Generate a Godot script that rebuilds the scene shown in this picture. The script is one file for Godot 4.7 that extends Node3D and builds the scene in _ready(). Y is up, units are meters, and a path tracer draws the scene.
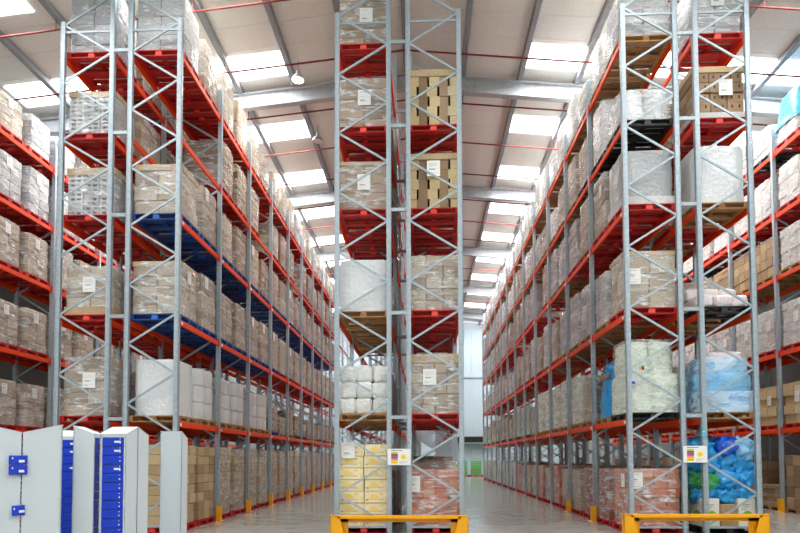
extends Node3D
# A pallet-rack warehouse seen along its aisles.  x right, y up, the aisles run towards -z.

const FRONT := -13.648          # z of the first upright frames
const BAY := 2.8
const LEVELS := [0.0, 2.52, 4.86, 7.20, 9.13, 11.08]   # tops of the beams
const PAL_H := 0.145
const RIDGE_X := -0.55
const ROOF := 14.55
const SLOPE := 0.1

# the eight runs of racking: left upright, right upright, side of the aisle, number of bays, first and last bay with loads
var RUNS := {
	"L": {"x0": -13.20, "x1": -12.03, "out": 1, "b0": 1, "b1": 9, "l0": 1, "l1": 4, "say": "far-left rack"},
	"A0": {"x0": -8.38, "x1": -7.20, "out": -1, "b0": 0, "b1": 12, "l0": 0, "l1": 2, "say": "left rack's outer row"},
	"A1": {"x0": -6.77, "x1": -5.61, "out": 1, "b0": 0, "b1": 12, "l0": 0, "l1": 8, "say": "left rack's aisle row"},
	"M0": {"x0": -1.966, "x1": -0.79, "out": -1, "b0": 0, "b1": 12, "l0": 0, "l1": 1, "say": "middle rack's left row"},
	"M1": {"x0": -0.355, "x1": 0.808, "out": 1, "b0": 0, "b1": 12, "l0": 0, "l1": 1, "say": "middle rack's right row"},
	"R0": {"x0": 4.466, "x1": 5.617, "out": -1, "b0": 0, "b1": 12, "l0": 0, "l1": 11, "say": "right rack's aisle row"},
	"R1": {"x0": 6.057, "x1": 7.194, "out": 1, "b0": 0, "b1": 12, "l0": 0, "l1": 2, "say": "right rack's outer row"},
	"S": {"x0": 10.85, "x1": 12.01, "out": -1, "b0": 1, "b1": 9, "l0": 1, "l1": 4, "say": "far-right rack"},
}
const LEVEL_SAY := ["on the floor", "first beams", "second beams", "third beams", "fourth beams", "top beams"]
const ORD := ["first", "second", "third", "fourth", "fifth", "sixth", "seventh", "eighth", "ninth", "tenth", "eleventh", "twelfth", "thirteenth", "fourteenth", "fifteenth", "sixteenth", "seventeenth", "eighteenth", "nineteenth", "twentieth", "twenty-first", "twenty-second", "twenty-third", "twenty-fourth", "twenty-fifth", "twenty-sixth"]

var M := {}
var cache := {}
var used := {}
var rng := RandomNumberGenerator.new()

# ------------------------------------------------------------------ mesh helpers
class MB:
	var v := PackedVector3Array()
	var n := PackedVector3Array()
	var uv := PackedVector2Array()
	func tri(a: Vector3, b: Vector3, c: Vector3):        # counter-clockwise seen from outside
		var nn := (b - a).cross(c - a).normalized()
		v.append(a); v.append(c); v.append(b)
		for i in 3: n.append(nn)
		for i in 3: uv.append(Vector2.ZERO)
	func quad(a: Vector3, b: Vector3, c: Vector3, d: Vector3):
		var nn := (b - a).cross(c - a).normalized()
		for p in [a, c, b, a, d, c]: v.append(p)
		for i in 6: n.append(nn)
		for t in [Vector2(0, 1), Vector2(1, 0), Vector2(1, 1), Vector2(0, 1), Vector2(0, 0), Vector2(1, 0)]: uv.append(t)
	func box(c: Vector3, s: Vector3):
		frame(c, Vector3(s.x / 2, 0, 0), Vector3(0, s.y / 2, 0), Vector3(0, 0, s.z / 2))
	func frame(c: Vector3, x: Vector3, y: Vector3, z: Vector3):   # a box by its half axes
		quad(c - x - y + z, c + x - y + z, c + x + y + z, c - x + y + z)
		quad(c + x - y - z, c - x - y - z, c - x + y - z, c + x + y - z)
		quad(c + x - y + z, c + x - y - z, c + x + y - z, c + x + y + z)
		quad(c - x - y - z, c - x - y + z, c - x + y + z, c - x + y - z)
		quad(c - x + y + z, c + x + y + z, c + x + y - z, c - x + y - z)
		quad(c - x - y - z, c + x - y - z, c + x - y + z, c - x - y + z)
	func bar(a: Vector3, b: Vector3, w: float, h: float, up := Vector3.UP):   # w across, h along up
		var d := (b - a)
		var l := d.length()
		d /= l
		var x := up.cross(d).normalized()
		var y := d.cross(x).normalized()
		frame((a + b) / 2, x * w / 2, y * h / 2, d * l / 2)
	func cbox(c: Vector3, s: Vector3, e: float):                  # chamfered box
		var h := s / 2
		var P := {}
		for sx in [-1, 1]:
			for sy in [-1, 1]:
				for sz in [-1, 1]:
					P[[sx, sy, sz, 0]] = c + Vector3(sx * h.x, sy * (h.y - e), sz * (h.z - e))
					P[[sx, sy, sz, 1]] = c + Vector3(sx * (h.x - e), sy * h.y, sz * (h.z - e))
					P[[sx, sy, sz, 2]] = c + Vector3(sx * (h.x - e), sy * (h.y - e), sz * h.z)
		quad(P[[-1, -1, 1, 2]], P[[1, -1, 1, 2]], P[[1, 1, 1, 2]], P[[-1, 1, 1, 2]])
		quad(P[[1, -1, -1, 2]], P[[-1, -1, -1, 2]], P[[-1, 1, -1, 2]], P[[1, 1, -1, 2]])
		quad(P[[1, -1, 1, 0]], P[[1, -1, -1, 0]], P[[1, 1, -1, 0]], P[[1, 1, 1, 0]])
		quad(P[[-1, -1, -1, 0]], P[[-1, -1, 1, 0]], P[[-1, 1, 1, 0]], P[[-1, 1, -1, 0]])
		quad(P[[-1, 1, 1, 1]], P[[1, 1, 1, 1]], P[[1, 1, -1, 1]], P[[-1, 1, -1, 1]])
		quad(P[[-1, -1, -1, 1]], P[[1, -1, -1, 1]], P[[1, -1, 1, 1]], P[[-1, -1, 1, 1]])
		for a in [-1, 1]:
			for b in [-1, 1]:
				out_quad(c, P[[a, -1, b, 0]], P[[a, 1, b, 0]], P[[a, 1, b, 2]], P[[a, -1, b, 2]])
				out_quad(c, P[[-1, a, b, 1]], P[[1, a, b, 1]], P[[1, a, b, 2]], P[[-1, a, b, 2]])
				out_quad(c, P[[a, b, -1, 0]], P[[a, b, 1, 0]], P[[a, b, 1, 1]], P[[a, b, -1, 1]])
				for d in [-1, 1]:
					var q: Vector3 = P[[a, b, d, 0]]
					var r: Vector3 = P[[a, b, d, 1]]
					var t: Vector3 = P[[a, b, d, 2]]
					if (r - q).cross(t - q).dot(q - c) > 0: tri(q, r, t)
					else: tri(q, t, r)
	func out_quad(c: Vector3, p: Vector3, q: Vector3, r: Vector3, s: Vector3):
		if (q - p).cross(r - p).dot((p + r) / 2 - c) > 0: quad(p, q, r, s)
		else: quad(s, r, q, p)
	func grid(rows: Array, close := false):                        # smooth skin over rows of points, outside on the left of row x column
		var nr := rows.size()
		var nc: int = rows[0].size()
		var N := []
		for i in nr:
			var line := []
			for j in nc:
				var a: Vector3 = rows[maxi(i - 1, 0)][j]
				var b: Vector3 = rows[mini(i + 1, nr - 1)][j]
				var j0 := (j - 1 + nc - 1) % (nc - 1) if close else maxi(j - 1, 0)
				var j1 := (j + 1) % (nc - 1) if close else mini(j + 1, nc - 1)
				var d: Vector3 = rows[i][j1] - rows[i][j0]
				var m := d.cross(b - a)
				line.append(m.normalized() if m.length() > 1e-9 else (Vector3.UP if i > nr / 2 else Vector3.DOWN))
			N.append(line)
		for i in nr - 1:
			for j in nc - 1:
				for q in [[i, j], [i + 1, j + 1], [i, j + 1], [i, j], [i + 1, j], [i + 1, j + 1]]:
					v.append(rows[q[0]][q[1]]); n.append(N[q[0]][q[1]])
					uv.append(Vector2(float(q[1]) / (nc - 1), 1.0 - float(q[0]) / (nr - 1)))
	func lathe(c: Vector3, prof: Array, seg := 14):                # prof: [radius, y] from the bottom up
		var rows := []
		for p in prof:
			var line := []
			for k in seg + 1:
				var a := TAU * k / seg
				line.append(c + Vector3(cos(a) * p[0], p[1], -sin(a) * p[0]))
			rows.append(line)
		grid(rows, true)
	func arrays() -> Array:
		var a := []
		a.resize(Mesh.ARRAY_MAX)
		a[Mesh.ARRAY_VERTEX] = v
		a[Mesh.ARRAY_NORMAL] = n
		a[Mesh.ARRAY_TEX_UV] = uv
		return a
	func mesh() -> ArrayMesh:
		var m := ArrayMesh.new()
		m.add_surface_from_arrays(Mesh.PRIMITIVE_TRIANGLES, arrays())
		return m

func put(called: String, mesh: Mesh, mat: Material, parent: Node, at := Vector3.ZERO) -> MeshInstance3D:
	var o := MeshInstance3D.new()
	o.name = called
	o.mesh = mesh
	if mat: o.material_override = mat
	o.position = at
	parent.add_child(o, true)
	return o

func numbered(called: String) -> String:
	var k: int = used.get(called, 0)
	used[called] = k + 1
	return called if k == 0 else "%s_%03d" % [called, k]

func thing(called: String, label: String, category: String, at := Vector3.ZERO, group := "") -> Node3D:
	var o := Node3D.new()
	o.name = numbered(called)
	add_child(o)
	o.position = at
	o.set_meta("label", label)
	o.set_meta("category", category)
	if group: o.set_meta("group", group)
	return o

func structure(called: String) -> Node3D:
	var o := Node3D.new()
	o.name = called
	add_child(o)
	o.set_meta("kind", "structure")
	return o

func box_mesh(s: Vector3, e := 0.008) -> ArrayMesh:
	var key := "box%.3f,%.3f,%.3f,%.3f" % [s.x, s.y, s.z, e]
	if not cache.has(key):
		var b := MB.new()
		b.cbox(Vector3.ZERO, s, e)
		cache[key] = b.mesh()
	return cache[key]

# ------------------------------------------------------------------ materials
func mat(c: Color, rough := 0.7, metal := 0.0) -> StandardMaterial3D:
	var m := StandardMaterial3D.new()
	m.albedo_color = c
	m.roughness = rough
	m.metallic = metal
	return m

func tex(w: int, h: int, f: Callable) -> ImageTexture:
	var im := Image.create(w, h, false, Image.FORMAT_RGBA8)
	for y in h:
		for x in w: im.set_pixel(x, y, f.call(x, y))
	return ImageTexture.create_from_image(im)

func wrapped_noise(n: FastNoiseLite, x: float, y: float, w: float, h: float, sx := 1.0, sy := 1.0) -> float:
	# a noise that meets itself at the edges of the texture
	var a := n.get_noise_2d(x * sx, y * sy)
	var b := n.get_noise_2d((x - w) * sx, y * sy)
	var c := n.get_noise_2d(x * sx, (y - h) * sy)
	var d := n.get_noise_2d((x - w) * sx, (y - h) * sy)
	var u := x / w
	var t := y / h
	return lerpf(lerpf(a, b, u), lerpf(c, d, u), t)

func over(m: StandardMaterial3D, t: Texture2D, scale: float, world := true) -> StandardMaterial3D:
	m.albedo_texture = t
	m.uv1_triplanar = true
	m.uv1_world_triplanar = world
	m.uv1_scale = Vector3.ONE * scale
	return m

func make_materials():
	var n := FastNoiseLite.new()
	n.seed = 5
	n.frequency = 0.02
	n.fractal_octaves = 4
	var n2 := FastNoiseLite.new()
	n2.seed = 9
	n2.frequency = 0.05
	n2.fractal_octaves = 3
	# stretch film: clear, with milky streaks where it is folded or laid in several turns
	var nf := FastNoiseLite.new()
	nf.seed = 21
	nf.frequency = 0.012
	nf.fractal_octaves = 2
	var film := tex(256, 256, func(x, y):
		var a := wrapped_noise(nf, x, y, 256, 256, 0.8, 5.0)
		var b := wrapped_noise(nf, x + 90.0, y + 40.0, 256, 256, 1.2, 1.6)
		var c := wrapped_noise(nf, x + 17.0, y - 60.0, 256, 256, 1.6, 7.0)
		var ridge := pow(maxf(0.0, 1.0 - absf(c) * 5.0), 2.0) * clampf(0.45 + 2.0 * b, 0.0, 1.0)
		return Color(1, 1, 1, clampf(0.13 + 0.85 * maxf(0.0, a) + 0.45 * ridge + 0.35 * maxf(0.0, b), 0.07, 0.80)))
	var wrinkle := NoiseTexture2D.new()
	wrinkle.width = 256
	wrinkle.height = 256
	wrinkle.seamless = true
	wrinkle.as_normal_map = true
	wrinkle.bump_strength = 6.0
	var wn := FastNoiseLite.new()
	wn.seed = 3
	wn.frequency = 0.022
	wn.fractal_octaves = 3
	wrinkle.noise = wn
	for k in {"film": Color(0.96, 0.96, 0.96), "film_green": Color(0.90, 0.93, 0.89), "film_blue": Color(0.55, 0.78, 0.95)}.keys():
		var c: Color = {"film": Color(0.96, 0.96, 0.96), "film_green": Color(0.90, 0.93, 0.89), "film_blue": Color(0.55, 0.78, 0.95)}[k]
		var m := over(mat(c, 0.2), film, 0.7)
		m.transparency = BaseMaterial3D.TRANSPARENCY_ALPHA
		m.normal_enabled = true
		m.normal_texture = wrinkle
		m.normal_scale = 1.0
		M[k] = m
	# plastic skins that cannot be seen through
	for e in [["white_wrap", Color(0.86, 0.87, 0.88), 0.35], ["grey_wrap", Color(0.66, 0.67, 0.68), 0.3], ["sack", Color(0.88, 0.88, 0.87), 0.55], ["pink_sack", Color(0.89, 0.85, 0.86), 0.45], ["blue_bag", Color(0.20, 0.62, 0.88), 0.3], ["deep_blue_bag", Color(0.08, 0.34, 0.78), 0.35], ["pale_blue_bag", Color(0.55, 0.78, 0.92), 0.35], ["green_bag", Color(0.30, 0.70, 0.40), 0.35], ["green_wrap", Color(0.87, 0.90, 0.86), 0.35], ["ice_wrap", Color(0.76, 0.86, 0.94), 0.3], ["cyan_wrap", Color(0.28, 0.70, 0.88), 0.35]]:
		var m := mat(e[1], e[2])
		m.normal_enabled = true
		m.normal_texture = wrinkle
		m.uv1_triplanar = true
		m.uv1_world_triplanar = true
		m.uv1_scale = Vector3.ONE * 1.3
		m.normal_scale = 0.8
		M[e[0]] = m
	# board: flecked and a little uneven
	var fleck := tex(128, 128, func(x, y):
		var g := 0.93 + 0.10 * wrapped_noise(n2, x, y, 128, 128, 2.0, 2.0) + 0.05 * wrapped_noise(n, x, y, 128, 128, 1.0, 6.0)
		return Color(g, g, g))
	var tones := {
		"beige": [Color(0.74, 0.66, 0.56), Color(0.66, 0.58, 0.49), Color(0.80, 0.74, 0.65)],
		"brown": [Color(0.66, 0.54, 0.41), Color(0.58, 0.47, 0.36), Color(0.71, 0.60, 0.48)],
		"grey": [Color(0.76, 0.77, 0.78), Color(0.84, 0.84, 0.85), Color(0.68, 0.69, 0.71)],
		"tan": [Color(0.76, 0.65, 0.50), Color(0.70, 0.59, 0.45), Color(0.81, 0.71, 0.56)],
		"orange": [Color(0.82, 0.46, 0.29), Color(0.77, 0.40, 0.25), Color(0.85, 0.54, 0.38)],
		"white": [Color(0.86, 0.86, 0.85), Color(0.80, 0.81, 0.80), Color(0.90, 0.89, 0.87)],
		"green": [Color(0.74, 0.78, 0.72), Color(0.68, 0.72, 0.66), Color(0.80, 0.83, 0.77)],
		"cream": [Color(0.87, 0.78, 0.60), Color(0.82, 0.72, 0.54), Color(0.90, 0.83, 0.68)],
		"rust": [Color(0.66, 0.30, 0.22), Color(0.60, 0.38, 0.32), Color(0.72, 0.42, 0.32)],
	}
	for k in tones:
		M[k] = []
		for c in tones[k]: M[k].append(over(mat(c, 0.8), fleck, 1.5))
	M.kraft = over(mat(Color(0.80, 0.70, 0.55), 0.85), fleck, 1.0)
	M.slip = over(mat(Color(0.86, 0.86, 0.85), 0.7), fleck, 1.0)
	M.dark_slot = mat(Color(0.16, 0.16, 0.18), 0.8)
	# timber
	var grain := tex(256, 64, func(x, y):
		var g := 0.86 + 0.22 * wrapped_noise(n, x, y, 256, 64, 0.5, 5.0)
		return Color(g, g * 0.97, g * 0.93))
	M.pallet_red = over(mat(Color(0.84, 0.10, 0.08), 0.6), grain, 1.2)
	M.pallet_mark = mat(Color(0.94, 0.27, 0.23), 0.6)
	M.pallet_blue = over(mat(Color(0.11, 0.32, 0.68), 0.6), grain, 1.2)
	M.pallet_blue_mark = mat(Color(0.18, 0.42, 0.78), 0.6)
	M.pallet_wood = over(mat(Color(0.78, 0.60, 0.40), 0.75), grain, 1.2)
	M.pallet_wood_mark = over(mat(Color(0.68, 0.50, 0.32), 0.75), grain, 1.2)
	M.pallet_black = mat(Color(0.10, 0.11, 0.12), 0.5)
	M.pallet_black_mark = mat(Color(0.16, 0.17, 0.18), 0.5)
	# steel
	M.galv = over(mat(Color(0.70, 0.755, 0.79), 0.40, 0.25), fleck, 0.7)
	M.beam = mat(Color(0.92, 0.26, 0.04), 0.5)
	M.beam.metallic_specular = 0.3
	M.connector = mat(Color(0.80, 0.13, 0.06), 0.4)
	M.yellow = mat(Color(0.97, 0.67, 0.03), 0.4)
	M.bolt = mat(Color(0.55, 0.56, 0.58), 0.35, 0.7)
	M.locker_grey = mat(Color(0.79, 0.82, 0.84), 0.45)
	M.locker_blue = mat(Color(0.0, 0.21, 0.74), 0.4)
	M.white_plate = mat(Color(0.92, 0.92, 0.92), 0.5)
	M.black = mat(Color(0.04, 0.04, 0.045), 0.6)
	# building
	var concrete := tex(512, 512, func(x, y):
		var g := 0.88 + 0.16 * wrapped_noise(n, x, y, 512, 512, 0.8, 0.8) + 0.07 * wrapped_noise(n2, x, y, 512, 512, 2.5, 2.5)
		return Color(g, g, g * 0.99))
	M.floor = over(mat(Color(0.70, 0.705, 0.69), 0.17), concrete, 0.16)
	M.roof = over(mat(Color(0.93, 0.935, 0.91), 0.6), fleck, 1.3)
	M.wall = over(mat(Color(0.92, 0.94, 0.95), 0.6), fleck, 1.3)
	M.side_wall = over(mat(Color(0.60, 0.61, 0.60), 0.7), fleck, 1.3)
	M.end_wall = over(mat(Color(0.80, 0.87, 0.91), 0.5), fleck, 1.3)
	M.steel_grey = over(mat(Color(0.56, 0.58, 0.60), 0.5), fleck, 0.5)
	M.steel_light = over(mat(Color(0.72, 0.74, 0.76), 0.5), fleck, 0.5)
	M.pipe = mat(Color(0.46, 0.13, 0.12), 0.5)
	var glow := mat(Color(0.95, 0.97, 1.0), 0.5)
	glow.emission_enabled = true
	glow.emission = Color(0.97, 0.99, 1.0)
	glow.emission_energy_multiplier = 1.6
	M.skylight = glow
	var lamp := mat(Color(1, 0.98, 0.9), 0.5)
	lamp.emission_enabled = true
	lamp.emission = Color(1.0, 0.97, 0.86)
	lamp.emission_energy_multiplier = 2.2
	M.lamp = lamp
	# prints
	M.paper = []
	for k in 3:
		rng.seed = 40 + k
		var im := Image.create(48, 60, false, Image.FORMAT_RGBA8)
		im.fill(Color(0.93, 0.93, 0.92))
		for y in range(6, 54, 4):
			if rng.randf() < 0.65: im.fill_rect(Rect2i(6, y, rng.randi_range(10, 36), 1 + int(rng.randf() < 0.2)), Color(0.68, 0.68, 0.70))
		im.fill_rect(Rect2i(8, 40 - 8 * k, 20, 3), Color(0.5, 0.5, 0.52))
		var pm := mat(Color.WHITE, 0.7)
		pm.albedo_texture = ImageTexture.create_from_image(im)
		M.paper.append(pm)
	# yellow and white printed carton
	rng.seed = 77
	var ib := Image.create(96, 48, false, Image.FORMAT_RGBA8)
	ib.fill(Color(0.94, 0.90, 0.78))
	for y in 48:
		for x in 96:
			var g := n2.get_noise_2d(x * 0.6, y * 0.7)
			if g > 0.02: ib.set_pixel(x, y, Color(0.95, 0.86, 0.60))
			if g > 0.22: ib.set_pixel(x, y, Color(0.95, 0.82, 0.46))
	for k in 7:
		ib.fill_rect(Rect2i(22 + k * 8, 33, 5, 2), Color(0.55, 0.53, 0.50))
		ib.fill_rect(Rect2i(26 + k * 7, 37, 4, 1), Color(0.62, 0.60, 0.56))
	ib.fill_rect(Rect2i(4, 32, 10, 8), Color(0.66, 0.64, 0.60))
	var ym := mat(Color.WHITE, 0.7)
	ym.albedo_texture = ImageTexture.create_from_image(ib)
	M.yellow_carton = [ym]
	# white carton with a green sweep
	var ig := Image.create(64, 64, false, Image.FORMAT_RGBA8)
	ig.fill(Color(0.90, 0.89, 0.84))
	for y in 64:
		for x in 64:
			var c := 46.0 - 14.0 * sin(x * 0.045)
			if absf(y - c) < 6.0 * sin(PI * x / 64.0): ig.set_pixel(x, y, Color(0.45, 0.74, 0.18))
	for k in 3: ig.fill_rect(Rect2i(10, 12 + k * 5, 34 - 6 * k, 2), Color(0.6, 0.6, 0.58))
	var gm := mat(Color.WHITE, 0.6)
	gm.albedo_texture = ImageTexture.create_from_image(ig)
	M.green_print = [gm]
	# the load notice on the end frames
	var sg := Image.create(120, 84, false, Image.FORMAT_RGBA8)
	sg.fill(Color(0.93, 0.93, 0.93))
	var bands := [[Color(0.93, 0.86, 0.10), 8], [Color(0.30, 0.42, 0.36), 8], [Color(0.42, 0.22, 0.55), 8], [Color(0.86, 0.18, 0.50), 10], [Color(0.95, 0.55, 0.45), 8], [Color(0.97, 0.86, 0.10), 16]]
	var yy := 14
	for b in bands:
		sg.fill_rect(Rect2i(18, yy, 36, b[1]), b[0])
		for k in 5: sg.fill_rect(Rect2i(21 + 6 * k, yy + b[1] / 2 - 1, 4, 2), Color(0.15, 0.15, 0.18))
		yy += b[1] + 1
	for y in 84:
		for x in 120:
			if Vector2(x - 84, y - 42).length() < 16.0 and absf(y - 42) < 13: sg.set_pixel(x, y, Color(0.96, 0.88, 0.20))
			if absf(x - 84) < (y - 34) * 0.55 and y > 34 and y < 48: sg.set_pixel(x, y, Color(0.85, 0.70, 0.08))
	for k in 4: sg.fill_rect(Rect2i(62, 64 + k * 4, 44 - 6 * k, 1), Color(0.55, 0.55, 0.56))
	sg.fill_rect(Rect2i(18, 6, 60, 3), Color(0.3, 0.3, 0.34))
	var sm := mat(Color.WHITE, 0.4)
	sm.albedo_texture = ImageTexture.create_from_image(sg)
	M.notice = sm
	for k in ["paper", "yellow_carton", "green_print"]:
		for m in M[k]: m.texture_repeat = false
	M.notice.texture_repeat = false

# ------------------------------------------------------------------ pallets and skins
func pallet_mesh() -> ArrayMesh:
	if cache.has("pallet"): return cache.pallet
	var b := MB.new()
	var W := 1.17
	var D := 1.2
	for k in 6: b.box(Vector3(0, 0.134, -D / 2 + 0.07 + k * (D - 0.14) / 5), Vector3(W, 0.022, 0.14))
	for x in [-0.535, 0.0, 0.535]:
		b.box(Vector3(x, 0.113, 0), Vector3(0.1, 0.022, D - 0.002))
		for z in [-0.53, 0.0, 0.53]:
			if x == 0.0 and z != 0.0: continue
			b.box(Vector3(x, 0.062, z), Vector3(0.1, 0.084, 0.14))
	for z in [-0.53, 0.0, 0.53]: b.box(Vector3(0, 0.0105, z), Vector3(W, 0.021, 0.14))
	for x in [-0.53, 0.53]: b.box(Vector3(x, 0.0105, 0), Vector3(0.11, 0.0205, D - 0.004))
	var c := MB.new()
	for z in [-0.53, 0.53]: c.box(Vector3(0, 0.062, z), Vector3(0.145, 0.084, 0.14))
	var m := ArrayMesh.new()
	m.add_surface_from_arrays(Mesh.PRIMITIVE_TRIANGLES, b.arrays())
	m.add_surface_from_arrays(Mesh.PRIMITIVE_TRIANGLES, c.arrays())
	cache.pallet = m
	return m

func add_pallet(root: Node3D, kind: String):
	var o := MeshInstance3D.new()
	o.name = "pallet"
	o.mesh = pallet_mesh()
	o.set_surface_override_material(0, M["pallet_" + kind])
	o.set_surface_override_material(1, M["pallet_mark" if kind == "red" else "pallet_%s_mark" % kind])
	root.add_child(o, true)

# a rounded, crumpled skin round a unit box standing on y = 0
func skin(key: String, s: int, bulge: float, crumple: float, rnd: float, nside: int, ny: int, tops := 4, taper := 0.0) -> ArrayMesh:
	var name := "skin%s%d" % [key, s]
	if cache.has(name): return cache[name]
	var no := FastNoiseLite.new()
	no.seed = s
	no.frequency = 1.6
	no.fractal_octaves = 3
	var rows := []
	var ring := func(y: float, scale: float, dy: float) -> Array:
		var line := []
		for k in nside * 4 + 1:
			var t := float(k % (nside * 4)) / (nside * 4) * TAU
			var c := cos(t)
			var d := -sin(t)
			var q := pow(pow(absf(c), rnd) + pow(absf(d), rnd), -1.0 / rnd)
			var p := Vector3(c * q * 0.5, y, d * q * 0.5)
			var sc := scale * (1.0 - taper * y) * (1.0 + bulge * sin(PI * clampf(y, 0, 1)))
			p.x *= sc
			p.z *= sc
			var w := no.get_noise_3d(p.x * 1.4, p.y * 3.0, p.z * 1.4) * crumple
			p.x += c * w
			p.z += d * w
			p.y += dy * no.get_noise_3d(p.x * 2, 7.0, p.z * 2)
			line.append(p)
		return line
	for i in ny + 1:
		rows.append(ring.call(float(i) / ny * 0.97, 1.0, 0.0))
	rows.append(ring.call(0.99, 0.985, crumple * 0.5))
	for i in tops:
		rows.append(ring.call(1.0, 0.96 * (1.0 - float(i + 1) / tops), crumple))
	var b := MB.new()
	b.grid(rows, true)
	cache[name] = b.mesh()
	return cache[name]

func pillow(key: String, s: int, crumple := 0.10, e1 := 0.7, e2 := 0.5) -> ArrayMesh:    # a filled sack, unit size, centred
	var name := "pillow%s%d" % [key, s]
	if cache.has(name): return cache[name]
	var no := FastNoiseLite.new()
	no.seed = s
	no.frequency = 2.2 if crumple < 0.4 else 3.2
	no.fractal_octaves = 2 if crumple < 0.4 else 4
	var rows := []
	for i in 17:
		var a := -PI / 2 + PI * i / 16.0
		var line := []
		for k in 29:
			var t := TAU * (k % 28) / 28.0
			var f := func(w: float, e: float) -> float: return signf(w) * pow(absf(w), e)
			var p := Vector3(f.call(cos(a), e1) * f.call(cos(t), e2), f.call(sin(a), e1), -f.call(cos(a), e1) * f.call(sin(t), e2)) * 0.5
			p *= 1.0 + crumple * no.get_noise_3dv(p)
			line.append(p)
		rows.append(line)
	var b := MB.new()
	b.grid(rows, true)
	cache[name] = b.mesh()
	return cache[name]

func add_skin(root: Node3D, called: String, mesh: Mesh, m: Material, size: Vector3, at: Vector3) -> MeshInstance3D:
	var o := put(called, mesh, m, root, at)
	o.scale = size
	return o

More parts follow.
